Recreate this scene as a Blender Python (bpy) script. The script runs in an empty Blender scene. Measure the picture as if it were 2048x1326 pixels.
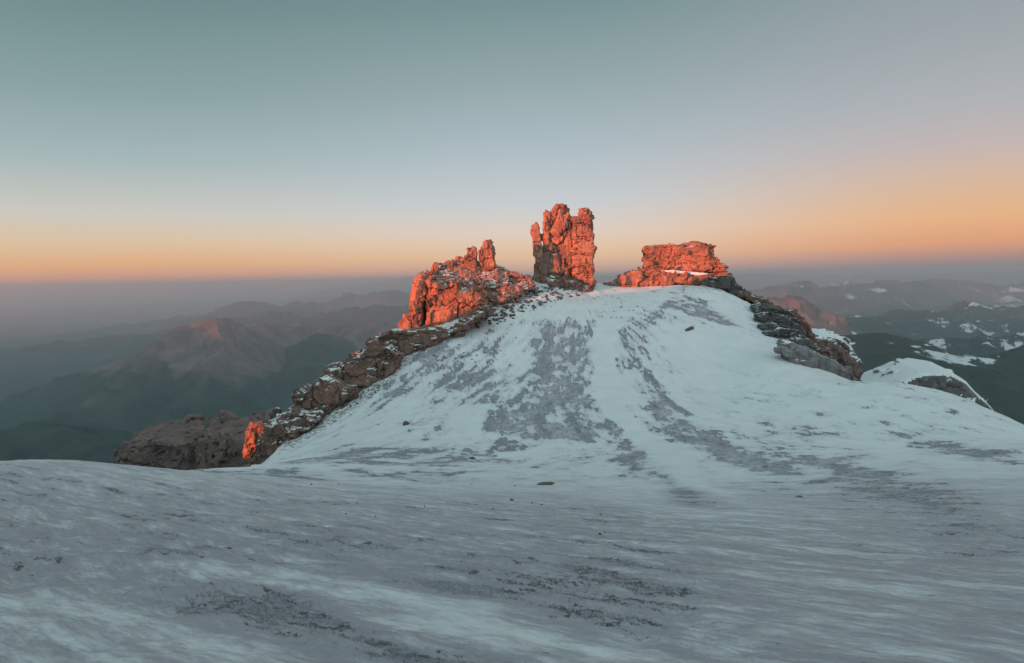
import bpy, bmesh, math, random
import numpy as np
from mathutils import Vector, Matrix

# ------------------------------------------------------------------ camera, world, sun
C = bpy.context.scene.collection
SC = bpy.context.scene
FPX = 1490.0; PW, PH = 2048, 1326           # focal length and frame in the photo's pixels
PITCH = math.atan((663 - 556) / FPX); ROLL = math.radians(1.1)
cp, sp = math.cos(PITCH), math.sin(PITCH); cr, sr = math.cos(ROLL), math.sin(ROLL)
Fv = np.array([0, cp, -sp]); R0 = np.array([1.0, 0, 0]); U0 = np.array([0, sp, cp])
Rv = cr * R0 - sr * U0; Uv = cr * U0 + sr * R0
cam_d = bpy.data.cameras.new('camera'); cam = bpy.data.objects.new('camera', cam_d); C.objects.link(cam)
cam_d.sensor_width = 36; cam_d.lens = FPX / PW * 36; cam_d.clip_start = 0.1; cam_d.clip_end = 300000
cam.matrix_world = Matrix([[Rv[0], Uv[0], -Fv[0], 0], [Rv[1], Uv[1], -Fv[1], 0], [Rv[2], Uv[2], -Fv[2], 0], [0, 0, 0, 1]])
SC.camera = cam
SC.view_settings.view_transform = 'Standard'; SC.view_settings.look = 'None'
SC.view_settings.gamma = 1; SC.view_settings.exposure = 1.0
SC.render.engine = 'CYCLES'; SC.cycles.use_denoising = True
SC.cycles.max_bounces = 8; SC.cycles.volume_bounces = 8; SC.cycles.diffuse_bounces = 3

SUN_E = math.radians(2.5)
SH = np.array([-0.78, -0.626]); SH /= np.linalg.norm(SH)      # towards the sun, in plan
RH = np.array([-SH[1], SH[0]])                                # across the sun's rays
sun_d = bpy.data.lights.new('sun', 'SUN'); sun = bpy.data.objects.new('sun', sun_d); C.objects.link(sun)
sun_d.energy = 5.0; sun_d.angle = math.radians(0.5); sun_d.color = (1.0, 0.20, 0.08)
to_sun = Vector((SH[0] * math.cos(SUN_E), SH[1] * math.cos(SUN_E), math.sin(SUN_E)))
sun.rotation_euler = to_sun.to_track_quat('Z', 'Y').to_euler()

W = bpy.data.worlds.new("World"); SC.world = W; W.use_nodes = True
nt = W.node_tree; nt.nodes.clear(); N = nt.nodes; L = nt.links
def s2l(c):
    return tuple(((x / 255) / 12.92 if x / 255 < 0.04045 else ((x / 255 + 0.055) / 1.055) ** 2.4) for x in c)
def wramp(stops):
    r = N.new('ShaderNodeValToRGB'); cr_ = r.color_ramp
    while len(cr_.elements) > 1: cr_.elements.remove(cr_.elements[-1])
    for i, (deg, col) in enumerate(stops):
        p = (deg + 10) / 100.0
        e = cr_.elements[0] if i == 0 else cr_.elements.new(p)
        e.position = p; e.color = (*s2l(col), 1)
    return r
tc = N.new('ShaderNodeTexCoord'); sep = N.new('ShaderNodeSeparateXYZ'); L.new(tc.outputs['Generated'], sep.inputs[0])
asn = N.new('ShaderNodeMath'); asn.operation = 'ARCSINE'; L.new(sep.outputs['Z'], asn.inputs[0])
mr = N.new('ShaderNodeMapRange'); L.new(asn.outputs[0], mr.inputs['Value'])
mr.inputs['From Min'].default_value = math.radians(-10); mr.inputs['From Max'].default_value = math.radians(90)
ramp_l = wramp([(-10, (120, 132, 140)), (-3.5, (128, 138, 145)), (-1.6, (150, 142, 148)), (-0.3, (178, 145, 140)), (0.35, (226, 156, 132)),
                (1.4, (235, 178, 126)), (3.0, (224, 196, 165)), (4.8, (204, 201, 193)), (8.5, (163, 182, 184)),
                (13, (134, 159, 160)), (19, (106, 134, 135)), (30, (96, 124, 127)), (55, (148, 170, 176)), (90, (172, 186, 190))])
ramp_m = wramp([(-10, (115, 122, 132)), (-3, (130, 134, 146)), (-1.0, (160, 148, 158)), (0.2, (222, 168, 155)),
                (1.6, (238, 196, 158)), (3.4, (226, 208, 195)), (5.5, (200, 204, 208)), (9.5, (172, 187, 194)),
                (14, (148, 167, 170)), (20, (114, 142, 143)), (30, (100, 128, 131)), (55, (148, 170, 176)), (90, (172, 186, 190))])
ramp_r = wramp([(-10, (90, 104, 112)), (-3, (96, 108, 118)), (-1.0, (118, 112, 125)), (0.1, (140, 120, 130)), (0.7, (178, 134, 132)),
                (1.7, (229, 156, 116)), (3.4, (234, 176, 128)), (5.5, (218, 180, 152)), (8.0, (195, 178, 176)),
                (11, (172, 174, 179)), (15, (156, 163, 167)), (20, (138, 150, 153)), (30, (115, 135, 138)), (55, (148, 170, 176)), (90, (172, 186, 190))])
for r in (ramp_l, ramp_m, ramp_r): L.new(mr.outputs[0], r.inputs[0])
def wmap(lo, hi):
    m = N.new('ShaderNodeMapRange'); m.interpolation_type = 'SMOOTHSTEP'
    m.inputs['From Min'].default_value = lo; m.inputs['From Max'].default_value = hi
    L.new(sep.outputs['X'], m.inputs['Value']); return m
def wmix(a, b, f):
    m = N.new('ShaderNodeMix'); m.data_type = 'RGBA'
    L.new(f, m.inputs[0]); L.new(a, m.inputs[6]); L.new(b, m.inputs[7]); return m.outputs[2]
m1 = wmix(ramp_l.outputs[0], ramp_m.outputs[0], wmap(-0.5, 0.05).outputs[0])
m2 = wmix(m1, ramp_r.outputs[0], wmap(0.05, 0.55).outputs[0])
sky = N.new('ShaderNodeTexSky'); sky.sky_type = 'NISHITA'; sky.sun_disc = False
sky.sun_elevation = SUN_E; sky.sun_rotation = math.atan2(SH[0], SH[1]); sky.altitude = 2000
bk = N.new('ShaderNodeMapRange'); bk.interpolation_type = 'SMOOTHSTEP'; L.new(sep.outputs['Y'], bk.inputs['Value'])   # the sunrise half of the sky, behind, is brighter
for i, v_ in ((1, 0.15), (2, -0.8), (3, 0.5), (4, 1.35)): bk.inputs[i].default_value = v_
bg1 = N.new('ShaderNodeBackground'); L.new(m2, bg1.inputs[0]); L.new(bk.outputs[0], bg1.inputs[1])
bg2 = N.new('ShaderNodeBackground'); L.new(sky.outputs[0], bg2.inputs[0]); bg2.inputs[1].default_value = 0.006
ad = N.new('ShaderNodeAddShader'); L.new(bg1.outputs[0], ad.inputs[0]); L.new(bg2.outputs[0], ad.inputs[1])
wo = N.new('ShaderNodeOutputWorld'); L.new(ad.outputs[0], wo.inputs[0])

# ------------------------------------------------------------------ maths helpers
def P(u, v, y):
    """world point seen at photo position (u, v) at forward distance y"""
    d = Fv + (u - 1024) / FPX * Rv + (663 - v) / FPX * Uv
    return d * (y / d[1])
M32 = np.uint32(0xFFFFFFFF)
def h3(i, j, k, s=0):
    n = (i.astype(np.int64) * 374761393 + j.astype(np.int64) * 668265263 + k.astype(np.int64) * 2147483647 + s * 1274126177) & 0xFFFFFFFF
    n = ((n ^ (n >> 13)) * 1274126177) & 0xFFFFFFFF
    n = ((n ^ (n >> 15)) * 2246822519) & 0xFFFFFFFF
    return ((n ^ (n >> 16)) & 0xFFFFFF) / float(0xFFFFFF)
def vnoise2(x, y, s=0):
    i = np.floor(x); j = np.floor(y); fx = x - i; fy = y - j
    fx = fx ** 3 * (fx * (fx * 6 - 15) + 10); fy = fy ** 3 * (fy * (fy * 6 - 15) + 10)
    z = np.zeros_like(i)
    a = h3(i, j, z, s); b = h3(i + 1, j, z, s); c = h3(i, j + 1, z, s); d = h3(i + 1, j + 1, z, s)
    return (a + (b - a) * fx + (c - a) * fy + (a - b - c + d) * fx * fy) * 2 - 1
def fbm2(x, y, o=4, s=0, g=0.5, ridged=False):
    t = 0; a = 1; n = 0
    for k in range(o):
        c_, s_ = math.cos(0.7 * k), math.sin(0.7 * k)
        v = vnoise2((x * c_ - y * s_) * 2 ** k + 17.3 * k, (x * s_ + y * c_) * 2 ** k - 9.1 * k, s + k)
        if ridged: v = 1 - 2 * np.abs(v)
        t = t + a * v; n += a; a *= g
    return t / n
def vnoise3(p, s=0):
    i = np.floor(p); f = p - i; f = f * f * (3 - 2 * f); r = 0
    for dx in (0, 1):
        for dy in (0, 1):
            for dz in (0, 1):
                w = (f[:, 0] if dx else 1 - f[:, 0]) * (f[:, 1] if dy else 1 - f[:, 1]) * (f[:, 2] if dz else 1 - f[:, 2])
                r = r + w * h3(i[:, 0] + dx, i[:, 1] + dy, i[:, 2] + dz, s)
    return r * 2 - 1
def cells3(p, s=0):
    """distance to nearest and second nearest feature, and a random per cell"""
    i = np.floor(p); f1 = np.full(len(p), 9.0); f2 = np.full(len(p), 9.0); idv = np.zeros(len(p)); tl = np.zeros(len(p))
    for dx in (-1, 0, 1):
        for dy in (-1, 0, 1):
            for dz in (-1, 0, 1):
                a, b, c = i[:, 0] + dx, i[:, 1] + dy, i[:, 2] + dz
                d = np.maximum(np.maximum(np.abs(a + 0.15 + 0.7 * h3(a, b, c, s) - p[:, 0]), np.abs(b + 0.15 + 0.7 * h3(a, b, c, s + 1) - p[:, 1])),
                               np.abs(c + 0.15 + 0.7 * h3(a, b, c, s + 2) - p[:, 2]))
                rnd = h3(a, b, c, s + 3); m = d < f1
                tv = (p[:, 0] - a - 0.5) * (h3(a, b, c, s + 5) - 0.5) + (p[:, 2] - c - 0.5) * (h3(a, b, c, s + 6) - 0.5)
                tl = np.where(m, tv, tl)
                f2 = np.where(m, f1, np.minimum(f2, d)); idv = np.where(m, rnd, idv); f1 = np.where(m, d, f1)
    return f1, f2, idv, tl
def poly_sd(x, y, poly):
    """signed distance to a plan polygon, positive outside"""
    d = np.full(x.shape, 1e18); ins = np.zeros(x.shape, bool); n = len(poly)
    for k in range(n):
        x0, y0 = poly[k]; x1, y1 = poly[(k + 1) % n]
        ex, ey = x1 - x0, y1 - y0; L2 = ex * ex + ey * ey + 1e-12
        t = np.clip(((x - x0) * ex + (y - y0) * ey) / L2, 0, 1)
        d = np.minimum(d, (x - x0 - t * ex) ** 2 + (y - y0 - t * ey) ** 2)
        if y0 != y1:
            c = ((y0 > y) != (y1 > y)) & (x < ex * (y - y0) / (y1 - y0) + x0); ins ^= c
    d = np.sqrt(d); return np.where(ins, -d, d)
def sstep(a, b, x):
    t = np.clip((x - a) / (b - a), 0, 1); return t * t * (3 - 2 * t)

# ------------------------------------------------------------------ the mountain: one height function
ctl = [(1024, 1306, 6), (0, 1275, 6.5), (2048, 1316, 6), (0, 1100, 12), (1024, 1115, 12), (2048, 1140, 12),
       (0, 960, 24), (512, 1000, 25), (1024, 1020, 25), (2048, 1020, 25), (0, 916, 34), (300, 950, 43), (700, 975, 45), (1024, 976, 45),
       (1600, 970, 45), (2048, 930, 45), (470, 936, 57), (800, 937, 62), (1200, 934, 62), (1600, 918, 62), (2048, 878, 64),
       (700, 884, 84), (1024, 888, 80), (1350, 866, 80), (1700, 845, 82), (545, 920, 96), (800, 828, 98), (1024, 806, 96), (1200, 776, 100),
       (650, 852, 107), (750, 772, 112), (850, 712, 116), (960, 650, 123), (1040, 600, 132), (1000, 600, 131), (1040, 566, 139), (1100, 558, 143), (1150, 566, 145), (1024, 745, 108), (1200, 728, 109), (1200, 680, 118),
       (1200, 625, 130), (1130, 588, 138), (1190, 584, 140), (1250, 588, 141), (1370, 574, 143), (1370, 640, 126), (1450, 720, 113), (1500, 775, 101), (1600, 700, 120), (1500, 640, 133),
       (1460, 585, 145), (1705, 768, 104), (1585, 717, 108), (1640, 746, 107), (1675, 760, 106), (1800, 765, 96), (1900, 792, 91), (2048, 850, 80), (2300, 930, 68), (1850, 900, 68)]
cx = []; cz = []
for u, v, y in ctl:
    p = P(u, v, y); cx.append(p[:2]); cz.append(p[2])
for x, y, z in [(0, 0, -1.72), (-3, 0, -1.5), (4, 0, -1.9), (-108, 12, -22), (-60, 12, -10), (-60, -40, 3), (0, -60, 10), (60, -60, 6), (60, 20, -9), (110, 0, -14),
                (-120, -80, -4), (0, -120, 16), (-40, 150, -18), (60, 160, -16), (0, 165, -6)]:
    cx.append((x, y)); cz.append(z)
cx = np.array(cx, float); cz = np.array(cz, float)
def tpsk(r2): return 0.5 * r2 * np.log(r2 + 1e-9)
def tps_fit(X, z, lam=25.0):
    n = len(X); K = tpsk(((X[:, None] - X[None]) ** 2).sum(-1)) + lam * np.eye(n); Q = np.hstack([np.ones((n, 1)), X])
    A = np.block([[K, Q], [Q.T, np.zeros((3, 3))]]); return np.linalg.solve(A, np.concatenate([z, np.zeros(3)]))
TW = tps_fit(cx, cz)
def tps(x, y):
    r = TW[-3] + TW[-2] * x + TW[-1] * y
    for k in range(len(cx)): r = r + TW[k] * tpsk((x - cx[k, 0]) ** 2 + (y - cx[k, 1]) ** 2)
    return r
rim_px = [(0, 913, 34), (220, 931, 44), (450, 933, 58), (530, 920, 82), (545, 915, 99), (600, 880, 108), (700, 800, 116), (780, 740, 121), (830, 690, 126),
          (860, 650, 138), (900, 600, 148), (1050, 570, 154), (1250, 575, 156), (1440, 560, 160), (1500, 600, 150), (1560, 640, 137), (1600, 690, 122), (1650, 738, 109),
          (1700, 768, 103), (1790, 763, 97), (1900, 790, 92), (2048, 849, 80), (2300, 930, 68)]
rim = [(-137, -30), (-112, 5), (-80, 28), (-45, 33)] + [tuple(P(*q)[:2]) for q in rim_px] + [(110, 10), (120, -140), (-150, -140)]
TE = math.tan(SUN_E)
def H(x, y, detail=True):
    x = np.asarray(x, float); y = np.asarray(y, float)
    z = tps(x, y)
    sd = poly_sd(x, y, rim) + 0.7 * fbm2(x / 6, y / 6, 3, 5)
    o = np.maximum(sd, 0)
    z = z - np.where(o < 3, 0.16 * o * o, 1.44 + 0.95 * (o - 3))
    a = x * RH[0] + y * RH[1]; s = x * SH[0] + y * SH[1]
    zt = np.interp(a, [-900, -430, -300, -128, -121, -118, -114, -111, -108, -103, -99, -93, -90, -80, -30, 30, 80], [-260, -55, -45, -37, -32, -23, -14, -10.5, -9.4, -6.2, -3.4, -1.0, 1.2, 2.5, 5, 12, 14]) + 160 * TE
    z = np.maximum(z, zt - np.where(a < -112, 0.85, 0.42) * np.abs(s - 62) + 0.3 * fbm2(x / 5, y / 5, 3, 3))  # unseen ridge added behind left, its crest shaped to shade the slope
    r = np.hypot(x, y)
    z = z + 0.5 * fbm2(x / 13 + 3, y / 13, 5, 8) * sstep(15, 60, r)
    return z
def hit(u, v):
    """forward distance and point where the ray of a photo position meets the mountain"""
    ys = np.exp(np.linspace(math.log(3.0), math.log(165), 900)); d = Fv + (u - 1024) / FPX * Rv + (663 - v) / FPX * Uv
    q = d[None] / d[1] * ys[:, None]; below = q[:, 2] < H(q[:, 0], q[:, 1])
    k = int(np.argmax(below)) if below.any() else len(ys) - 1
    return q[k]

# ------------------------------------------------------------------ mesh / material helpers
def mesh_obj(name, verts, faces, mat, parent=None, smooth=False, loc=None):
    me = bpy.data.meshes.new(name)
    v = np.asarray(verts, np.float32); f = np.asarray(faces, np.int32)
    me.vertices.add(len(v)); me.vertices.foreach_set('co', v.ravel())
    k = f.shape[1]; me.loops.add(f.size); me.loops.foreach_set('vertex_index', f.ravel())
    me.polygons.add(len(f)); me.polygons.foreach_set('loop_start', np.arange(0, f.size, k, dtype=np.int32))
    me.polygons.foreach_set('use_smooth', np.full(len(f), smooth)); me.update(calc_edges=True)
    if mat: me.materials.append(mat)
    o = bpy.data.objects.new(name, me); C.objects.link(o)
    if parent: o.parent = parent
    if loc is not None: o.location = loc
    return o
def add_attr(o, name, vals):
    a = o.data.attributes.new(name, 'FLOAT', 'POINT'); a.data.foreach_set('value', np.asarray(vals, np.float32))
def tag(o, label=None, cat=None, group=None, kind=None):
    if label: o['label'] = label
    if cat: o['category'] = cat
    if group: o['group'] = group
    if kind: o['kind'] = kind
    return o
def empty(name, loc, label, cat, group=None):
    o = bpy.data.objects.new(name, None); C.objects.link(o); o.location = loc; return tag(o, label, cat, group)

class NB:
    """short node builder"""
    def __init__(s, name):
        s.m = bpy.data.materials.new(name); s.m.use_nodes = True; s.t = s.m.node_tree; s.t.nodes.clear()
        s.out = s.t.nodes.new('ShaderNodeOutputMaterial'); s.b = s.t.nodes.new('ShaderNodeBsdfPrincipled')
        s.t.links.new(s.b.outputs[0], s.out.inputs[0]); s.b.inputs['Specular IOR Level'].default_value = 0.2
        s.geo = s.t.nodes.new('ShaderNodeNewGeometry'); s.pos = s.geo.outputs['Position']
    def val(s, x, sock):
        if isinstance(x, (int, float)): sock.default_value = x
        elif isinstance(x, tuple): sock.default_value = (*x, 1) if len(x) == 3 and sock.type == 'RGBA' else x
        else: s.t.links.new(x, sock)
    def math(s, op, a, b=0.0, c=0.0, clamp=False):
        n = s.t.nodes.new('ShaderNodeMath'); n.operation = op; n.use_clamp = clamp
        s.val(a, n.inputs[0]); s.val(b, n.inputs[1]); s.val(c, n.inputs[2]); return n.outputs[0]
    def noise(s, scale, detail=4, rough=0.55, vec=None, stretch=None, rot=0.0, dist=0.0):
        n = s.t.nodes.new('ShaderNodeTexNoise'); n.inputs['Scale'].default_value = scale; n.inputs['Detail'].default_value = detail
        n.inputs['Roughness'].default_value = rough; n.inputs['Distortion'].default_value = dist
        v = vec or s.pos
        if stretch:
            m = s.t.nodes.new('ShaderNodeMapping'); m.inputs['Scale'].default_value = stretch; m.inputs['Rotation'].default_value = (0, 0, rot)
            s.t.links.new(v, m.inputs[0]); v = m.outputs[0]
        s.t.links.new(v, n.inputs['Vector']); return n.outputs[0]
    def along(s, scale, angle, stretch, detail=5, rough=0.65):
        m = s.t.nodes.new('ShaderNodeMapping'); m.vector_type = 'TEXTURE'; m.inputs['Scale'].default_value = (stretch, 1, 1); m.inputs['Rotation'].default_value = (0, 0, angle)
        s.t.links.new(s.pos, m.inputs[0]); return s.noise(scale, detail, rough, vec=m.outputs[0])
    def vor(s, scale, stretch=None, feature='F1', out=0):
        n = s.t.nodes.new('ShaderNodeTexVoronoi'); n.inputs['Scale'].default_value = scale; n.feature = feature; v = s.pos
        if stretch:
            m = s.t.nodes.new('ShaderNodeMapping'); m.inputs['Scale'].default_value = stretch; s.t.links.new(v, m.inputs[0]); v = m.outputs[0]
        s.t.links.new(v, n.inputs['Vector']); return n.outputs[out]
    def ss(s, x, lo, hi, a=0.0, b=1.0):
        n = s.t.nodes.new('ShaderNodeMapRange'); n.interpolation_type = 'SMOOTHSTEP'; s.val(x, n.inputs[0])
        s.val(lo, n.inputs[1]); s.val(hi, n.inputs[2]); n.inputs[3].default_value = a; n.inputs[4].default_value = b; return n.outputs[0]
    def mix(s, f, a, b):
        n = s.t.nodes.new('ShaderNodeMix'); n.data_type = 'RGBA'; s.val(f, n.inputs[0]); s.val(a, n.inputs[6]); s.val(b, n.inputs[7]); return n.outputs[2]
    def attr(s, name):
        n = s.t.nodes.new('ShaderNodeAttribute'); n.attribute_name = name; return n.outputs['Fac']
    def bump(s, h, dist, strength=1.0, prev=None):
        n = s.t.nodes.new('ShaderNodeBump'); s.val(strength, n.inputs['Strength']); n.inputs['Distance'].default_value = dist
        s.val(h, n.inputs['Height'])
        if prev: s.t.links.new(prev, n.inputs['Normal'])
        return n.outputs[0]
    def done(s, col, rough=0.8, normal=None):
        s.val(col, s.b.inputs['Base Color']); s.val(rough, s.b.inputs['Roughness'])
        if normal: s.t.links.new(normal, s.b.inputs['Normal'])
        return s.m
    def up(s):
        n = s.t.nodes.new('ShaderNodeSeparateXYZ'); s.t.links.new(s.geo.outputs['Normal'], n.inputs[0]); return n.outputs[2]

SNOW = (0.78, 0.80, 0.80)
def rock_mat(name, c1, c2, c3, snow_lo=0.55, snow_amt=0.5, scale=1.0, strata=0.0, snow=True, bumpd=0.12):
    b = NB(name)
    n1 = b.noise(0.35 * scale, 5, 0.6); n2 = b.noise(2.2 * scale, 6, 0.65, stretch=(1, 1, 1 + 3 * strata)); n3 = b.noise(9 * scale, 4, 0.7)
    col = b.mix(b.ss(n1, 0.38, 0.62), c1, c2); col = b.mix(b.ss(n2, 0.5, 0.72), col, c3)
    col = b.mix(b.ss(n3, 0.62, 0.78, 0, 0.3), col, (0.08, 0.065, 0.06))
    h = b.math('ADD', b.math('MULTIPLY', n2, 1.0), b.math('MULTIPLY', n3, 0.3))
    nn = b.bump(h, bumpd, 0.9)
    if snow:
        k = b.math('ADD', b.up(), b.math('MULTIPLY', b.math('SUBTRACT', b.noise(0.45 * scale, 4, 0.55), 0.5), 2.6 * snow_amt))
        col = b.mix(b.ss(k, snow_lo, snow_lo + 0.12), col, SNOW)
    return b.done(col, 0.9, nn)

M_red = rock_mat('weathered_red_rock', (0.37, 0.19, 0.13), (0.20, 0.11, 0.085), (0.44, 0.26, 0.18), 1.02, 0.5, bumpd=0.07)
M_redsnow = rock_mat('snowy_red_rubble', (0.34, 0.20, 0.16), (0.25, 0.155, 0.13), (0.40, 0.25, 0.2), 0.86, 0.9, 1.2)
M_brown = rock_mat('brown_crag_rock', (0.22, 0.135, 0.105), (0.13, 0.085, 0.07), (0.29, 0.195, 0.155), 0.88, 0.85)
M_dark = rock_mat('dark_grey_rock', (0.13, 0.12, 0.115), (0.085, 0.08, 0.08), (0.19, 0.175, 0.165), 0.92, 0.6)
M_grey = rock_mat('pale_grey_slab_rock', (0.24, 0.23, 0.23), (0.16, 0.15, 0.15), (0.34, 0.33, 0.34), 0.9, 0.4, 0.7)
M_stone = rock_mat('loose_stone', (0.17, 0.13, 0.115), (0.11, 0.09, 0.08), (0.25, 0.19, 0.165), 0.95, 0.3, 3, snow=False, bumpd=0.03)
M_far = rock_mat('far_brown_cliff', (0.20, 0.145, 0.125), (0.14, 0.105, 0.095), (0.27, 0.20, 0.175), 1.25, 0.35, 0.35)

# ------------------------------------------------------------------ snow slope
def snow_material():
    b = NB('wind_scoured_snow')
    bare = b.attr('bare'); lump = b.attr('lump')
    n1 = b.noise(0.3, 4, 0.6); n2 = b.noise(2.6, 6, 0.66, stretch=(0.7, 1.25, 1), rot=0.25, dist=0.4)
    n3 = b.noise(9.0, 5, 0.7, stretch=(0.6, 1.3, 1), rot=0.6); n4 = b.noise(38, 3, 0.7, stretch=(0.5, 1.2, 1), rot=0.6)
    t = b.math('ADD', bare, b.math('MULTIPLY', b.math('SUBTRACT', n3, 0.5), 0.5)); t = b.math('ADD', t, b.math('MULTIPLY', b.math('SUBTRACT', n4, 0.5), 0.3))
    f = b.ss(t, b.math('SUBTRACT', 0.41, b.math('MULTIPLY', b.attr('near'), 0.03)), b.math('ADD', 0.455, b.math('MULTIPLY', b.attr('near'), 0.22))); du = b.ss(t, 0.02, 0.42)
    g = b.mix(b.ss(b.math('ADD', b.attr('grain'), b.math('MULTIPLY', b.math('SUBTRACT', n2, 0.5), 0.9)), -0.3, 0.4), (0.54, 0.53, 0.56), (0.28, 0.275, 0.305)); g = b.mix(b.ss(n4, 0.42, 0.66, 0, 0.6), g, (0.52, 0.515, 0.54))
    g = b.mix(b.ss(b.math('ADD', t, b.math('MULTIPLY', b.math('SUBTRACT', n2, 0.5), 1.2)), 0.95, 1.15, 0, 0.7), g, (0.15, 0.145, 0.15))
    s = b.mix(b.ss(n1, 0.35, 0.7), SNOW, (0.72, 0.745, 0.75))
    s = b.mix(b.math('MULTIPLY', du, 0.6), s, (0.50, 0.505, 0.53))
    wa = b.along(3.2, -0.735, 4.5, 6, 0.7); wb = b.along(11, -0.6, 3.5, 4, 0.7)
    crust_shade = b.math('ADD', b.math('MULTIPLY', wa, 0.65), b.math('MULTIPLY', wb, 0.35)); crust_shade = b.math('ADD', crust_shade, b.math('MULTIPLY', bare, 0.22))
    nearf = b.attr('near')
    s = b.mix(b.math('MULTIPLY', nearf, b.ss(crust_shade, 0.30, 0.60)), s, (0.40, 0.38, 0.41))  # streaked crust tint, with foreground dimness painted in, stronger towards the camera
    s = b.mix(b.math('MULTIPLY', b.ss(nearf, 0, 0.3), b.ss(crust_shade, 0.63, 0.72, 0, 0.7)), s, (0.25, 0.24, 0.265))
    col = b.mix(f, s, g)
    rimm = b.math('MULTIPLY', b.ss(t, 0.40, 0.45), b.ss(t, 0.56, 0.50)); rimm = b.math('MULTIPLY', rimm, b.ss(n2, 0.44, 0.56))
    col = b.mix(b.math('MULTIPLY', rimm, 0.9), col, (0.12, 0.12, 0.125))
    specks = b.ss(b.math('ADD', b.noise(1.9, 7, 0.75, stretch=(0.8, 1.6, 1), rot=0.15), b.math('MULTIPLY', bare, 0.10)), 0.655, 0.68)
    col = b.mix(b.math('MULTIPLY', specks, 0.85), col, (0.11, 0.11, 0.115))
    grit = b.ss(b.noise(16, 4, 0.8), 0.66, 0.70); col = b.mix(b.math('MULTIPLY', b.math('MULTIPLY', grit, nearf), 0.35), col, (0.14, 0.13, 0.13))
    rock = b.attr('rocky'); rk = b.math('ADD', rock, b.math('MULTIPLY', b.math('SUBTRACT', n2, 0.5), 1.2))
    col = b.mix(b.ss(rk, 0.5, 0.58), col, b.mix(b.ss(n3, 0.4, 0.6), (0.09, 0.08, 0.078), (0.17, 0.14, 0.125)))
    hh = b.math('ADD', b.math('MULTIPLY', n3, 0.6), b.math('MULTIPLY', n4, 0.2)); hh = b.math('ADD', hh, b.math('MULTIPLY', b.math('SUBTRACT', 1.0, crust_shade), b.math('MULTIPLY', nearf, 2.0)))
    nn = b.bump(hh, 0.10, b.math('ADD', b.math('ADD', b.math('MULTIPLY', f, 0.6), b.math('MULTIPLY', nearf, 0.45)), 0.18))
    edge = b.bump(f, -0.05, 0.8, nn)
    return b.done(col, 0.75, edge)
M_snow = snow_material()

def ground_poly(pts): return [tuple(hit(u, v)[:2]) for u, v in pts]
BARE = [(0.53, 2.4, [(1060, 670), (1080, 652), (1140, 640), (1190, 650), (1196, 700), (1185, 760), (1192, 830), (1195, 886), (1150, 888), (1090, 880), (1030, 900), (980, 872), (970, 842), (1050, 820), (1080, 760), (1060, 720)]),
        (0.48, 1.5, [(1195, 832), (1250, 860), (1290, 900), (1332, 945), (1300, 962), (1240, 932), (1222, 890)]),
        (0.54, 1.8, [(1275, 735), (1300, 740), (1335, 790), (1355, 810), (1385, 840), (1425, 862), (1480, 900), (1600, 942), (1560, 950), (1480, 932), (1400, 905), (1350, 882), (1310, 842), (1285, 790)]),
        (0.6, 0.4, [(1238, 790), (1262, 796), (1276, 842), (1256, 824)]),
        (0.45, 1.0, [(1290, 640), (1340, 594), (1400, 600), (1450, 632), (1490, 660), (1400, 640), (1340, 616), (1300, 655)]),
        (0.33, 2.5, [(560, 925), (700, 900), (900, 888), (990, 900), (1100, 930), (900, 950), (700, 940), (580, 940)]),
        (0.36, 2.5, [(1560, 905), (1700, 950), (1820, 1010), (2040, 1110), (2040, 1060), (1850, 980), (1700, 915)]),
        (0.5, 1.0, [(1330, 950), (1400, 985), (1460, 1020), (1345, 1010)]),
        (0.33, 3.5, [(840, 690), (1010, 680), (1060, 760), (1040, 830), (900, 820), (830, 760)]),
        (0.34, 2.5, [(760, 760), (860, 700), (900, 700), (800, 800), (740, 830)]),
        (0.33, 1.0, [(1215, 660), (1290, 640), (1300, 720), (1230, 760)]),
        (0.42, 1.5, [(1780, 865), (1900, 880), (2048, 910), (2048, 930), (1880, 905)]),
        (0.05, 1.5, [(1060, 1080), (1300, 1100), (1480, 1190), (1800, 1326), (1500, 1326), (1250, 1260), (1000, 1200), (850, 1130)]),
        (0.07, 1.5, [(-400, 965), (400, 985), (850, 1060), (1150, 1130), (1500, 1326), (1500, 1500), (-600, 1500)]),
        (0.20, 1.0, [(-400, 925), (500, 940), (1150, 990), (1500, 1090), (1500, 1326), (-600, 1500)]),
        (0.24, 3.0, [(1420, 880), (1560, 860), (1800, 930), (2048, 980), (2048, 1240), (1800, 1130), (1600, 1020)]),
        (0.22, 2.0, [(1400, 740), (1560, 740), (1700, 830), (1700, 880), (1500, 850)]),
        (-0.75, 0.5, [(330, 1122), (480, 1125), (620, 1148), (720, 1165), (850, 1190), (1000, 1212), (1140, 1255), (1320, 1326), (1200, 1326), (1000, 1290), (760, 1238), (680, 1205), (600, 1178), (450, 1143)]),
        (-0.5, 0.6, [(-300, 1180), (100, 1190), (250, 1222), (480, 1270), (640, 1326), (500, 1400), (-300, 1400)]),
        (-0.5, 0.6, [(1186, 700), (1200, 640), (1260, 610), (1290, 612), (1240, 650), (1225, 700), (1240, 760), (1262, 790), (1290, 860), (1400, 940), (1480, 1000), (1330, 930), (1250, 855), (1200, 815)]),
        (-0.25, 2.0, [(1330, 660), (1480, 665), (1620, 720), (1720, 790), (1660, 860), (1500, 840), (1400, 780), (1340, 720)])]
ROCKY = [(0.78, 1.6, [(1000, 600), (1060, 560), (1120, 545), (1190, 570), (1195, 585), (1140, 580), (1080, 600), (1020, 630), (960, 650), (900, 680), (890, 668), (950, 640)]),
         (0.75, 1.8, [(545, 918), (650, 862), (720, 818), (790, 768), (838, 716), (890, 692), (880, 660), (700, 780), (560, 880)])]
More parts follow.
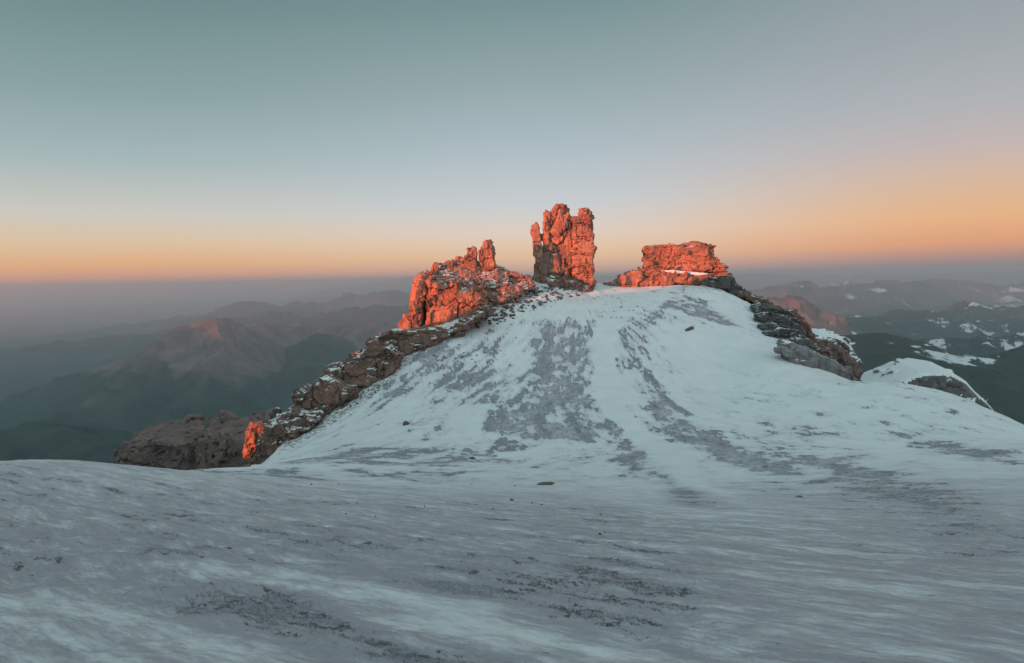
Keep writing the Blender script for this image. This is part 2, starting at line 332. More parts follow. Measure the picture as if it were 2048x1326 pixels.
def near_terrain():
    th = np.concatenate([np.linspace(-180, -46, 90, endpoint=False), np.linspace(-46, 46, 1150, endpoint=False), np.linspace(46, 180, 90, endpoint=False)])
    th = np.radians(th); rr = np.exp(np.linspace(math.log(0.8), math.log(185), 950)); rr = np.concatenate([[0.01, 0.3], rr, rr[-1] * np.exp(np.linspace(0.02, 1.9, 60))])
    T, Rr = np.meshgrid(th, rr); x = Rr * np.sin(T); y = Rr * np.cos(T)
    z = H(x, y)
    bare = np.full(x.shape, 0.02); bare += 0.20 * fbm2(x / 9, y / 6, 4, 21)
    for amt, soft, poly in BARE:
        g = ground_poly(poly); sd = poly_sd(x, y, g)
        bare += amt * sstep(soft, -soft, sd)
    SX, SY = 14.0, 143.0
    def tex(px, py):
        rho = np.hypot(px - SX, py - SY); ang = np.arctan2(px - SX, SY - py) + 0.05 * fbm2(px / 20, py / 20, 2, 91)
        far_ = fbm2(ang * 42 / 1.0, rho / 3.6, 7, 101, 0.76) * 1.4
        c1, s1 = 0.74, 0.67; al = px * c1 - py * s1; ac = px * s1 + py * c1 + 0.5 * fbm2(px / 6, py / 6, 2, 93)
        nr = fbm2(ac / 0.6, al / 2.4, 7, 111, 0.76) * 1.2
        w = sstep(22, 62, np.hypot(px, py)); iso = fbm2(px / 1.7, py / 1.3, 6, 121, 0.62)
        return (far_ * w + nr * (1 - w)) * 1.0 + iso * (0.25 + 0.35 * w), nr, far_ * w + nr * (1 - w)
    tx, nr_, iso_ = tex(x, y)
    tt = bare + 0.62 * tx
    tt -= 0.09 * sstep(50, 20, np.hypot(x, y))
    rocky = np.full(x.shape, -0.6)
    for amt, soft, poly in ROCKY:
        sd = poly_sd(x, y, ground_poly(poly)); rocky = np.maximum(rocky, -0.6 + (amt + 0.35) * sstep(soft * 1.6, -soft, sd))
    sdr = poly_sd(x, y, rim); r = np.hypot(x, y)
    rocky = np.maximum(rocky, -0.6 + 1.3 * sstep(1.5, 6, sdr))
    b = sstep(0.1, 0.5, bare)
    near = sstep(60, 20, r)
    th_ = 0.25; xr = x * math.cos(th_) + y * math.sin(th_); yr = -x * math.sin(th_) + y * math.cos(th_)
    z += (0.03 + 0.10 * b) * near * nr_ + (0.03 + 0.05 * b) * near * fbm2(xr / 0.5, yr / 0.4, 4, 31) + 0.07 * near * fbm2(xr / 2.6, yr / 1.3, 3, 33) - 0.05 * sstep(0.38, 0.5, tt)
    z += (0.03 + 0.13 * b) * sstep(20, 70, r) * tx
    z += 0.5 * np.clip(rocky + 0.2, 0, 1) * fbm2(x / 1.1, y / 1.1, 3, 51)
    n, m = x.shape; idx = np.arange(n * m).reshape(n, m); a = idx[:-1]; c = idx[1:]
    f = np.stack([a, np.roll(a, -1, 1), np.roll(c, -1, 1), c], -1).reshape(-1, 4)[:, ::-1]
    V = np.stack([x, y, z], -1).reshape(-1, 3)
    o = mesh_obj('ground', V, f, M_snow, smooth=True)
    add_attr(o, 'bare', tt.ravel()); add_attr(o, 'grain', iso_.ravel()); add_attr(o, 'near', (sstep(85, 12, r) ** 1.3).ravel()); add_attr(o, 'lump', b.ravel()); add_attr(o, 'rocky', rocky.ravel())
    tag(o, 'snow covered mountain slope rising to a rounded dome', kind='structure')
    return o
near_terrain()

# ------------------------------------------------------------------ rock builder
_rng = random.Random(7)
def rock(name, pts, y0, thick, mat, parent=None, vox=0.17, cell=(1.3, 1.3, 0.9), amp=0.7, big=0.6, seed=1, crack=0.25, inset=0.12, fine=0.5, blocks=150, bsize=None, jang=0.55, tilt=-0.06):
    """outline traced at its own distance, given a real depth, then fractured in 3D"""
    q = []
    for p in pts:
        yy = y0 + (p[2] if len(p) > 2 else 0); q.append(P(p[0], p[1], yy))
    q = np.array(q); c = q.mean(0); n = len(q)
    rings = []
    for t, sc in ((0.0, 1 - inset), (0.22, 1.0), (0.7, 0.98), (1.0, 0.78)):
        r = c + (q - c) * np.array([sc, 1, sc]); r = r + np.array([0, thick * t, 0]); r[:, 0] += (c[0] / y0) * thick * t * 0.6
        rings.append(r)
    bm = bmesh.new(); vs = [[bm.verts.new(v) for v in r] for r in rings]
    for a, b in zip(vs[:-1], vs[1:]):
        for i in range(n): bm.faces.new((a[i], a[(i + 1) % n], b[(i + 1) % n], b[i]))
    bm.faces.new(vs[0][::-1]); bm.faces.new(vs[-1])
    bmesh.ops.triangulate(bm, faces=bm.faces); bmesh.ops.recalc_face_normals(bm, faces=bm.faces)
    me = bpy.data.meshes.new('tmp'); bm.to_mesh(me); bm.free()
    o = bpy.data.objects.new('tmp', me); C.objects.link(o)
    def remesh(ob_):
        md = ob_.modifiers.new('r', 'REMESH'); md.mode = 'VOXEL'; md.voxel_size = vox
        dg = bpy.context.evaluated_depsgraph_get(); r_ = bpy.data.meshes.new_from_object(ob_.evaluated_get(dg)); ob_.modifiers.remove(md)
        v_ = np.zeros(len(r_.vertices) * 3, np.float32); r_.vertices.foreach_get('co', v_)
        n_ = np.zeros(len(v_), np.float32); r_.vertices.foreach_get('normal', n_)
        return r_, v_.reshape(-1, 3).astype(float), n_.reshape(-1, 3).astype(float)
    me2, V, Nn = remesh(o)
    if blocks:
        rgb = np.random.RandomState(seed); fr = np.where(Nn[:, 1] < 0.5)[0]; bm = bmesh.new(); bm.from_mesh(me2)
        dirs = rgb.uniform(-0.25, 0.25) + jang; size = np.array(bsize or (cell[0] * 0.8, cell[1] * 0.8, cell[2] * 0.8)) * 1.15
        for _ in range(blocks):
            i = fr[rgb.randint(len(fr))]; sc = size * np.exp(np.clip(rgb.normal(-0.15, 0.35), -0.9, 0.3)) * np.exp(rgb.normal(0, 0.2, 3)) * 0.5
            an = dirs + rgb.normal(0, 0.3); cz_ = math.cos(an); sz_ = math.sin(an); tx, ty = rgb.normal(tilt, 0.16), rgb.normal(0, 0.16)
            hx, hy = rgb.normal(0, 0.12, 2)
            ctr = V[i] - Nn[i] * sc * rgb.uniform(0.7, 1.1); vv = []
            for a_, b_, c_ in ((-1, -1, -1), (1, -1, -1), (1, 1, -1), (-1, 1, -1), (-1, -1, 1), (1, -1, 1), (1, 1, 1), (-1, 1, 1)):
                l = np.array([a_, b_, c_]) * sc * (1 + rgb.uniform(-0.35, 0.12, 3)); l[0] += hx * l[2]; l[1] += hy * l[2]
                w = np.array([l[0] * cz_ - l[1] * sz_ , l[0] * sz_ + l[1] * cz_, l[2] + tx * l[0] + ty * l[1]])
                vv.append(bm.verts.new(ctr + w))
            for q_ in ((0, 3, 2, 1), (4, 5, 6, 7), (0, 1, 5, 4), (1, 2, 6, 5), (2, 3, 7, 6), (3, 0, 4, 7)): bm.faces.new([vv[t_] for t_ in q_])
        bm.to_mesh(me2); bm.free(); o.data = me2; old = me2; me2, V, Nn = remesh(o)
    bpy.data.objects.remove(o); bpy.data.meshes.remove(me)
    if blocks: bpy.data.meshes.remove(old); amp *= 0.65; crack *= 1.15
    p = V + 0.3 * np.stack([vnoise3(V / 1.7, seed + 11), vnoise3(V / 1.7, seed + 12), vnoise3(V / 1.7, seed + 13)], 1) * cell[0]
    cl = np.array(cell) * 1.5; f1, f2, idv, t1 = cells3(p / cl, seed); g1, g2, id2, t2 = cells3(p / (cl * 0.4), seed + 50)
    k1, k2, id3, t3 = cells3(p / (cl * 2.2), seed + 90)
    d = (idv - 0.5) * amp + (id2 - 0.5) * amp * 0.3 * fine + (id3 - 0.5) * amp * 1.2 + t1 * amp * 1.6 + t3 * amp * 2.2 + t2 * amp * 0.5 * fine
    d -= crack * 0.35 * (1 - sstep(0.0, 0.07, f2 - f1)) + crack * 0.2 * fine * (1 - sstep(0.0, 0.15, g2 - g1)) + crack * 1.3 * (1 - sstep(0.0, 0.05, k2 - k1))
    zs = p[:, 2] / (cl[2] * 0.33) + 0.6 * vnoise3(V / 4.0, seed + 31); d += amp * 0.45 * fine * (h3(np.floor(zs), np.floor(zs) * 0, np.floor(zs) * 0, seed + 77) - 0.5) * (0.4 + 0.6 * (vnoise3(V / 3.1, seed + 32) > -0.1))
    d += big * vnoise3(V / (cell[0] * 2.6), seed + 5)
    side = vnoise3(V / 1.1, seed + 8) * 0.12 * amp
    V2 = V + Nn * d[:, None] * np.array([0.55, 1.0, 0.45]); V2[:, 0] += side
    me2.vertices.foreach_set('co', V2.astype(np.float32).ravel())
    me2.polygons.foreach_set('use_smooth', np.zeros(len(me2.polygons), bool))
    org = np.array([c[0], c[1], V2[:, 2].min()])
    if parent is None:
        me2.transform(Matrix.Translation(Vector(-org)))
    else:
        me2.transform(Matrix.Translation(-parent.location))
    me2.name = name; me2.materials.clear(); me2.materials.append(mat); me2.update()
    ob = bpy.data.objects.new(name, me2); C.objects.link(ob)
    if parent is None: ob.location = org
    else: ob.parent = parent
    return ob

# ---- left crag
crag = empty('rock_crag', tuple(P(880, 650, 127)), 'broad orange lit crag with broken cliff face and twin pinnacles, left of the tower', 'rock formation')
rock('buttress', [(801, 664), (806, 640), (818, 632), (822, 606), (826, 585), (830, 560), (838, 550), (848, 550), (846, 600), (845, 664)], 127, 7, M_red, crag, seed=3, amp=0.55, blocks=170, bsize=(0.9, 0.9, 1.6))
rock('cliff_face', [(848, 556), (862, 560), (880, 566), (905, 575), (930, 582), (950, 584), (968, 586), (973, 604), (966, 615), (945, 632), (925, 646), (905, 664), (890, 668), (850, 666), (852, 640), (846, 610)],
     126.5, 9, M_red, crag, seed=8, amp=0.8, cell=(1.5, 1.5, 1.3), crack=0.45, blocks=220, bsize=(1.5, 1.2, 2.2))
rock('back_wall', [(815, 664), (828, 580), (838, 548), (870, 545), (960, 560), (1000, 585), (960, 630), (900, 668)], 131.5, 8, M_red, crag, seed=12)
rock('rubble_slope', [(834, 560, 0), (837, 545, 1), (862, 541, 3), (872, 535, 4), (885, 527, 4.5), (905, 523, 5), (925, 516, 5.5), (935, 520, 5.5), (960, 525, 5.5), (1000, 532, 5.5), (1020, 545, 5.5), (1062, 552, 5.5), (1072, 570, 4.5), (1050, 585, 3), (1010, 605, 1), (975, 612, 0), (962, 590, -1), (930, 586, -1), (880, 570, -1)],
     128.5, 6, M_redsnow, crag, seed=21, cell=(0.8, 0.8, 0.45), amp=0.75, big=0.5, inset=0.03, fine=0.9, vox=0.15, blocks=700, bsize=(0.9, 0.8, 0.65), tilt=-0.3)
for k, (pts, dy, th) in enumerate([([(926, 540), (928, 512), (936, 507), (942, 502), (946, 494), (954, 495), (955, 508), (951, 522), (952, 542)], 132.6, 2.2),
                      ([(956, 540), (958, 512), (962, 494), (970, 488), (976, 482), (984, 484), (985, 492), (989, 500), (990, 530), (986, 540)], 133, 2.2),
                      ([(893, 534), (895, 524), (904, 522), (910, 536), (908, 548), (894, 546)], 132, 2.0),
                      ([(867, 546), (868, 530), (873, 527), (875, 545)], 131, 0.9),
                      ([(912, 532), (915, 516), (921, 517), (925, 532)], 133.5, 1.2)]):
    rock('pinnacle', pts, dy, th, M_red, crag, seed=31 + k, cell=(0.8, 0.8, 1.2), amp=0.3, big=0.15, vox=0.13, inset=0.05, blocks=50, bsize=(0.6, 0.6, 1.0))

# ---- central tower
tower = empty('rock_tower', tuple(P(1125, 585, 143)), 'tallest orange lit rock tower with jagged split top, standing on the dome centre', 'rock formation')
rock('spire', [(1072, 540), (1068, 500), (1065, 482), (1063, 470), (1059, 466), (1062, 456), (1065, 449), (1072, 445), (1077, 449), (1081, 470), (1085, 495), (1088, 515), (1092, 545), (1084, 552), (1074, 552)], 142, 2.6, M_red, tower, seed=41, cell=(1.0, 1.0, 2.0), amp=0.35, big=0.2, vox=0.14, inset=0.06, blocks=45, bsize=(0.6, 0.6, 1.5))
rock('pillar', [(1089, 545), (1088, 480), (1090, 452), (1089, 430), (1096, 424), (1106, 422), (1108, 419), (1112, 424), (1120, 421), (1125, 417), (1127, 431), (1134, 433), (1143, 438), (1144, 470), (1143, 500), (1142, 545), (1130, 548), (1110, 540)], 142.5, 5.5, M_red, tower, seed=44, cell=(1.3, 1.3, 3.2), amp=0.65, big=0.4, vox=0.15, crack=0.4, inset=0.08, blocks=150, bsize=(1.0, 1.0, 2.8))
rock('pillar', [(1144, 560), (1142, 520), (1143, 470), (1146, 440), (1152, 434), (1160, 432), (1158, 424), (1166, 418), (1173, 416), (1174, 424), (1182, 419), (1184, 430), (1184, 434), (1183, 446), (1186, 470), (1188, 500), (1188, 540), (1188, 582), (1180, 574), (1165, 566)], 142, 5.5, M_red, tower, seed=57, cell=(1.8, 1.6, 0.7), fine=1.0, amp=0.45, big=0.25, vox=0.15, crack=0.35, inset=0.05, blocks=200, bsize=(1.3, 1.1, 0.7))
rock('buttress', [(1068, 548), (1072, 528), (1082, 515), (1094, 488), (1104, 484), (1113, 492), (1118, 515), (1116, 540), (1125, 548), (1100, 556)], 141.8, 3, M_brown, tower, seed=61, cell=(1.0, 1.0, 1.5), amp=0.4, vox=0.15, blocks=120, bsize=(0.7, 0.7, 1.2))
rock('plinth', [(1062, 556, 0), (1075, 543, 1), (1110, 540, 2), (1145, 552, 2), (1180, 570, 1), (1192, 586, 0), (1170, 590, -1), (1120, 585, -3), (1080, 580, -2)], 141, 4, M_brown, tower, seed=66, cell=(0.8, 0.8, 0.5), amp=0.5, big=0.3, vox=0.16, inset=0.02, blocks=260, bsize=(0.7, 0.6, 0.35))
for k, pts in enumerate([[(1092, 436), (1094, 424), (1108, 426), (1107, 436)], [(1112, 434), (1113, 424), (1126, 416), (1127, 434)], [(1168, 434), (1168, 424), (1173, 416), (1180, 419), (1180, 436)], [(1150, 446), (1149, 440), (1160, 436), (1160, 446)]]):
    rock('pinnacle', pts, 144, 1.6, M_red, tower, seed=71 + k, cell=(0.6, 0.6, 0.5), amp=0.3, big=0.1, vox=0.12, inset=0.05, blocks=10, bsize=(0.6, 0.6, 0.5))

# ---- right block
block = empty('rock_block', tuple(P(1360, 575, 152)), 'flat topped orange lit rock block like a small mesa, right of the tall tower', 'rock formation')
rock('summit_block', [(1289, 540), (1289, 505), (1289, 497), (1292, 492), (1310, 491), (1330, 488), (1350, 490), (1362, 489), (1375, 488), (1392, 485), (1410, 486), (1416, 486), (1428, 489), (1429, 500), (1434, 518), (1444, 526), (1454, 532), (1457, 546), (1430, 545), (1380, 546), (1340, 542)], 150, 9, M_red, block, seed=81, cell=(2.4, 1.8, 0.6), fine=1.2, amp=0.6, big=0.5, vox=0.17, inset=0.03, blocks=300, bsize=(1.7, 1.1, 0.45), tilt=-0.02, jang=0.35)
rock('plinth', [(1205, 578), (1218, 568), (1240, 556), (1255, 546), (1275, 540), (1300, 536), (1340, 542), (1400, 548), (1458, 545), (1462, 560), (1450, 575), (1420, 572), (1380, 566), (1345, 566), (1310, 574), (1275, 581), (1240, 579)], 147, 12, M_red, block, seed=88, cell=(1.5, 1.5, 1.2), amp=0.7, big=0.5, vox=0.18, inset=0.02, blocks=300, bsize=(1.3, 1.2, 0.9))

M_clean = NB('clean_snow'); M_clean = M_clean.done(SNOW, 0.8)
rock('snow_ledge', [(1316, 541), (1350, 540), (1400, 545), (1424, 548), (1400, 551), (1350, 547)], 147.3, 3, M_clean, block, seed=93, amp=0.15, big=0.1, crack=0, vox=0.12, blocks=0)
# ---- outcrops down the left ridge
def outcrop(name, pts, y0, th, mat, label, seed, cat='rock outcrop', group=None, **kw):
    kw.setdefault('blocks', 260 if y0 < 150 else 160)
    o = rock(name, pts, y0, th, mat, seed=seed, **kw); return tag(o, label, cat, group)
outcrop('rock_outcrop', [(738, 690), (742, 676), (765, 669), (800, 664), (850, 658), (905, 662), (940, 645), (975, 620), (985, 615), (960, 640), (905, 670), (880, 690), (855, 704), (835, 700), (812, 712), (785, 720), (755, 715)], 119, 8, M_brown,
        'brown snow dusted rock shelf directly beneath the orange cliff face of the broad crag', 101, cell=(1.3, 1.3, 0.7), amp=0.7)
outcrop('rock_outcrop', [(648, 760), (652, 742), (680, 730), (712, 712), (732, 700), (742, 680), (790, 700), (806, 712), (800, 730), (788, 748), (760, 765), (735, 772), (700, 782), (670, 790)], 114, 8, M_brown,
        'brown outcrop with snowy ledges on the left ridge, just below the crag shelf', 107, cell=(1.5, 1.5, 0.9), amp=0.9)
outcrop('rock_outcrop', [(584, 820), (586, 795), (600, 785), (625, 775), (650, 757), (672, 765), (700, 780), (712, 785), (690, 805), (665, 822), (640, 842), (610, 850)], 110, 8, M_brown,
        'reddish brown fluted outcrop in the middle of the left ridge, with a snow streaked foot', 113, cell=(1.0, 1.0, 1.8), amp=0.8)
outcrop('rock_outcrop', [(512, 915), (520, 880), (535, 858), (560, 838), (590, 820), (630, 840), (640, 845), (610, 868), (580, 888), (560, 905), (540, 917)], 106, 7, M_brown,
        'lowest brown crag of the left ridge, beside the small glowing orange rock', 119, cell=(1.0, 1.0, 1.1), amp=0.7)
outcrop('rock_pinnacle', [(541, 860), (541, 838), (544, 828), (548, 827), (552, 822), (560, 826), (561, 848), (562, 862)], 117, 2, M_dark,
        'short dark pinnacle standing up on the lowest crag of the left ridge', 125, cell=(0.7, 0.7, 1.2), amp=0.35, vox=0.13, big=0.1)
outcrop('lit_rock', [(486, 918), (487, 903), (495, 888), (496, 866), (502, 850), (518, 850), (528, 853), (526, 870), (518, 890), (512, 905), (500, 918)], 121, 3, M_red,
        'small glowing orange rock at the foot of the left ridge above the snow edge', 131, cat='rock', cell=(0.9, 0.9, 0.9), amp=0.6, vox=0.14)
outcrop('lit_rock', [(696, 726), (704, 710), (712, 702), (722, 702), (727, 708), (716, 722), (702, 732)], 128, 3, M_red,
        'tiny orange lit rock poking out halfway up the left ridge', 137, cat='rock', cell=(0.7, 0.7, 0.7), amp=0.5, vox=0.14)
outcrop('rock_cliff', [(219, 935), (232, 912), (250, 898), (275, 890), (330, 884), (388, 886), (392, 892), (386, 935), (390, 960), (215, 960)], 330, 60, M_far,
        'rounded brown cliff in the valley behind the snow edge at the left', 141, cat='cliff', cell=(6, 6, 12), amp=2.2, vox=0.9, big=2.5, crack=1.0, blocks=260, bsize=(4, 4, 7))
outcrop('rock_cliff', [(388, 960), (390, 894), (398, 886), (420, 886), (440, 884), (470, 880), (500, 872), (520, 880), (520, 960)], 290, 50, M_far,
        'fluted brown cliff in the valley just left of the small glowing orange rock', 147, cat='cliff', cell=(5, 5, 14), amp=2.2, vox=0.8, big=2, crack=1.0, blocks=260, bsize=(3.5, 3.5, 8))
outcrop('rock_cliff', [(440, 905), (458, 874), (478, 862), (510, 850), (540, 842), (580, 880), (560, 930), (440, 930)], 420, 60, M_far,
        'hazy brown cliff far down behind the dark pinnacle of the left ridge', 149, cat='cliff', cell=(8, 8, 10), amp=2, vox=0.9, big=1.5, crack=1.0, bsize=(3, 3, 5))

# ---- right ridge
outcrop('rock_outcrop', [(1395, 560), (1420, 552), (1460, 550), (1470, 560), (1480, 575), (1498, 588), (1510, 598), (1490, 598), (1470, 590), (1450, 580), (1425, 574), (1400, 568)], 146, 6, M_dark,
        'dark grey outcrop just below the right end of the flat topped block', 151, amp=0.6)
outcrop('rock_outcrop', [(1484, 586), (1500, 588), (1518, 592), (1540, 602), (1560, 618), (1580, 640), (1590, 660), (1570, 652), (1545, 638), (1520, 616), (1500, 602)], 143, 6, M_brown,
        'thin brown rock rib running down the crest right of the flat topped block', 157, amp=0.6)
bands = [([(1500, 612), (1530, 606), (1560, 614), (1590, 628), (1604, 646), (1580, 640), (1545, 628), (1510, 624)], 136, 'uppermost dark rock band in the snow under the right crest'),
         ([(1508, 628), (1540, 624), (1575, 634), (1600, 650), (1612, 668), (1585, 660), (1550, 650), (1512, 640)], 132, 'second dark rock band from the top in the snow under the right crest'),
         ([(1520, 650), (1545, 646), (1565, 658), (1550, 664), (1525, 660)], 128, 'short dark rock band on the left, in the snow under the right crest'),
         ([(1525, 668), (1560, 656), (1600, 660), (1625, 690), (1600, 684), (1560, 676), (1530, 676)], 125, 'jagged dark rock band below the short one under the right crest'),
         ([(1555, 686), (1590, 676), (1620, 680), (1645, 700), (1625, 708), (1590, 696)], 120, 'lowest dark rock band, just above the pale grey slab')]
for k, (pts, y, lab) in enumerate(bands):
    outcrop('rock_band', pts, y, 3, M_dark, lab, 161 + 5 * k, cat='rock band', group='dark rock bands under the right crest', cell=(1.0, 1.0, 0.45), amp=0.45, big=0.15, vox=0.15, inset=0.2, blocks=110, bsize=(1.2, 0.8, 0.3), tilt=-0.1)
outcrop('rock_slab', [(1562, 698), (1590, 698), (1620, 702), (1650, 712), (1680, 726), (1700, 742), (1708, 756), (1708, 776), (1690, 778), (1660, 768), (1635, 757), (1605, 746), (1580, 728)], 108, 6, M_grey,
        'large pale grey slab lying at the right edge of the snow dome', 191, cat='rock slab', cell=(2.6, 2.6, 1.6), amp=0.5, big=0.5, crack=0.2, fine=0.3, blocks=60, bsize=(2.6, 1.8, 1.2), tilt=-0.35)
outcrop('rock_cliff', [(1550, 640), (1580, 620), (1600, 632), (1622, 655), (1635, 680), (1660, 700), (1672, 720), (1640, 730), (1600, 700)], 165, 14, M_brown,
        'brown rounded slope behind the dark bands of the right crest', 193, cat='cliff', cell=(2, 2, 2), amp=0.7, vox=0.25, big=0.7, bsize=(1.6, 1.4, 1.2), blocks=300)
outcrop('rock_cliff', [(1600, 690), (1640, 682), (1670, 690), (1700, 705), (1716, 730), (1720, 770), (1640, 760)], 185, 15, M_far,
        'brown shoulder behind the pale grey slab', 195, cat='cliff', cell=(2.5, 2.5, 2.5), amp=0.8, vox=0.28, big=0.8, bsize=(2, 2, 1.6), blocks=200)
M_snowrock = rock_mat('snowy_knoll_rock', (0.2, 0.2, 0.205), (0.14, 0.14, 0.145), (0.3, 0.3, 0.3), 0.36, 0.4, 0.7)
outcrop('snow_knoll', [(1740, 785), (1790, 764), (1815, 753), (1840, 746), (1880, 744), (1905, 748), (1925, 757), (1945, 768), (1965, 790), (2005, 825), (2010, 870), (1740, 870)], 125, 25, M_snowrock,
        'small snowy knoll behind the snow edge at the right', 197, cat='knoll', cell=(3, 3, 1.5), amp=0.35, vox=0.3, big=0.7, crack=0.05, blocks=50, bsize=(2.2, 1.8, 0.7), tilt=-0.3)
outcrop('snow_knoll', [(1618, 700), (1625, 676), (1640, 667), (1665, 670), (1690, 680), (1706, 696), (1720, 730), (1700, 760), (1640, 760)], 203, 25, M_snowrock,
        'dark hummock with a snow capped top behind the pale grey slab', 199, cat='knoll', cell=(4, 4, 2), amp=0.7, vox=0.4, big=0.9, crack=0.15)

# ------------------------------------------------------------------ loose stones
def stone_mesh(seed, sx=1, sy=1, sz=0.55, n=14):
    rg = random.Random(seed); bm = bmesh.new()
    for _ in range(n):
        v = Vector((rg.gauss(0, 1), rg.gauss(0, 1), rg.gauss(0, 1))).normalized() * rg.uniform(0.75, 1.1)
        bm.verts.new((v.x * sx * 0.5, v.y * sy * 0.5, v.z * sz * 0.5 + sz * 0.22))
    r = bmesh.ops.convex_hull(bm, input=bm.verts)
    bmesh.ops.delete(bm, geom=[g for g in r['geom_interior'] if isinstance(g, bmesh.types.BMVert)], context='VERTS')
    bmesh.ops.bevel(bm, geom=list(bm.edges), offset=0.03, segments=1, affect='EDGES', clamp_overlap=True)
    bmesh.ops.recalc_face_normals(bm, faces=bm.faces)
    me = bpy.data.meshes.new('stone'); bm.to_mesh(me); bm.free(); me.materials.append(M_stone); return me
stones = [stone_mesh(s, 1, 0.8, 0.6) for s in range(8)]
def put_stone(u, v, size_px, mesh, label, group=None, sc=(1, 1, 1), rz=None, name='stone', rg=_rng):
    p = hit(u, v); y = p[1]; s = size_px * y / FPX
    o = bpy.data.objects.new(name, mesh); C.objects.link(o)
    z = float(H(np.array([p[0]]), np.array([p[1]]))[0])
    o.location = (p[0], p[1], z - 0.05 * s); o.scale = (s * sc[0], s * sc[1], s * sc[2])
    o.rotation_euler = (rg.uniform(-0.25, 0.25), rg.uniform(-0.25, 0.25), rg.uniform(0, 6.28) if rz is None else rz)
    return tag(o, label, 'stone', group)
put_stone(1090, 970, 44, stone_mesh(101, 1, 0.5, 0.3, 18), 'flat dark rock lying alone in the snow below the dome, centre of the slope', sc=(1, 1, 1.0), rz=-0.3)
put_stone(1380, 663, 28, stone_mesh(102, 1, 0.3, 0.6), 'dark curved sliver of rock on the clean snow of the right dome', sc=(1, 1, 0.8), rz=0.5)
put_stone(812, 850, 20, stone_mesh(103, 0.9, 0.7, 0.8), 'upright dark boulder alone on the snow left of the dome', sc=(1, 1, 1.0))
put_stone(490, 934, 34, stone_mesh(104, 1, 0.5, 0.25), 'low dark slab on the snow edge left of the ridge foot', rz=0.1)
put_stone(527, 925, 16, stone_mesh(105, 1, 0.5, 0.4), 'small dark wedge of rock in the snow under the lowest ridge crag', rz=0.2)
put_stone(943, 918, 26, stone_mesh(106, 1, 0.5, 0.3), 'flat dark stone in the streaked snow left of the bare strips', rz=0.0)
put_stone(735, 1088, 34, stone_mesh(107, 1, 0.4, 0.22), 'thin dark stone in the foreground snow, left of centre', rz=-0.25)
put_stone(455, 1098, 22, stone_mesh(108, 1, 0.5, 0.3), 'small dark stone above the smooth snow patch in the left foreground', rz=0.2)
put_stone(1597, 996, 20, stone_mesh(109, 1, 0.7, 0.5), 'small grey stone alone on the right foreground snow')
put_stone(1108, 1022, 10, stone_mesh(110, 1, 0.6, 0.4), 'tiny dark stone on the snow below the flat dark rock')
rg = random.Random(5)
zones = [(16, [(1002, 562), (1060, 560), (1075, 590), (1040, 606), (1005, 622)], (14, 24), 'orange tinted boulder in the rubble gap between the broad crag and the tall tower', 'boulders in the gap between crag and tower'),
         (200, [(990, 610), (1060, 566), (1110, 572), (1185, 584), (1080, 612), (1010, 645), (940, 662), (905, 672)], (5, 12), 'small dark stone in the scree between the broad crag and the tall tower', 'scree stones below the crag and tower'),
         (26, [(640, 850), (700, 802), (790, 748), (800, 762), (720, 815), (650, 862)], (4, 8), 'small dark stone fallen onto the snow beside the left ridge', 'stones beside the left ridge'),
         (24, [(880, 690), (960, 690), (1000, 720), (930, 745), (850, 740)], (3, 7), 'small dark stone on the open snow under the broad crag', 'stones on the snow under the broad crag'),
         (22, [(1200, 600), (1290, 605), (1300, 640), (1240, 660), (1200, 640)], (3, 6), 'small dark stone near the top of the dome below the tall tower', 'stones near the dome top'),
         (20, [(560, 940), (1000, 960), (1300, 1010), (1200, 1080), (700, 1040), (480, 980)], (4, 9), 'small dark stone scattered on the middle foreground snow', 'stones on the foreground snow')]
for cnt, poly, (s0, s1), lab, grp in zones:
    us = [p[0] for p in poly]; vs_ = [p[1] for p in poly]; k = 0
    while k < cnt:
        u = rg.uniform(min(us), max(us)); v = rg.uniform(min(vs_), max(vs_))
        if poly_sd(np.array([u]), np.array([v]), poly)[0] > 0: continue
        put_stone(u, v, rg.uniform(s0, s1), stones[rg.randrange(8)], lab, grp, rg=rg); k += 1

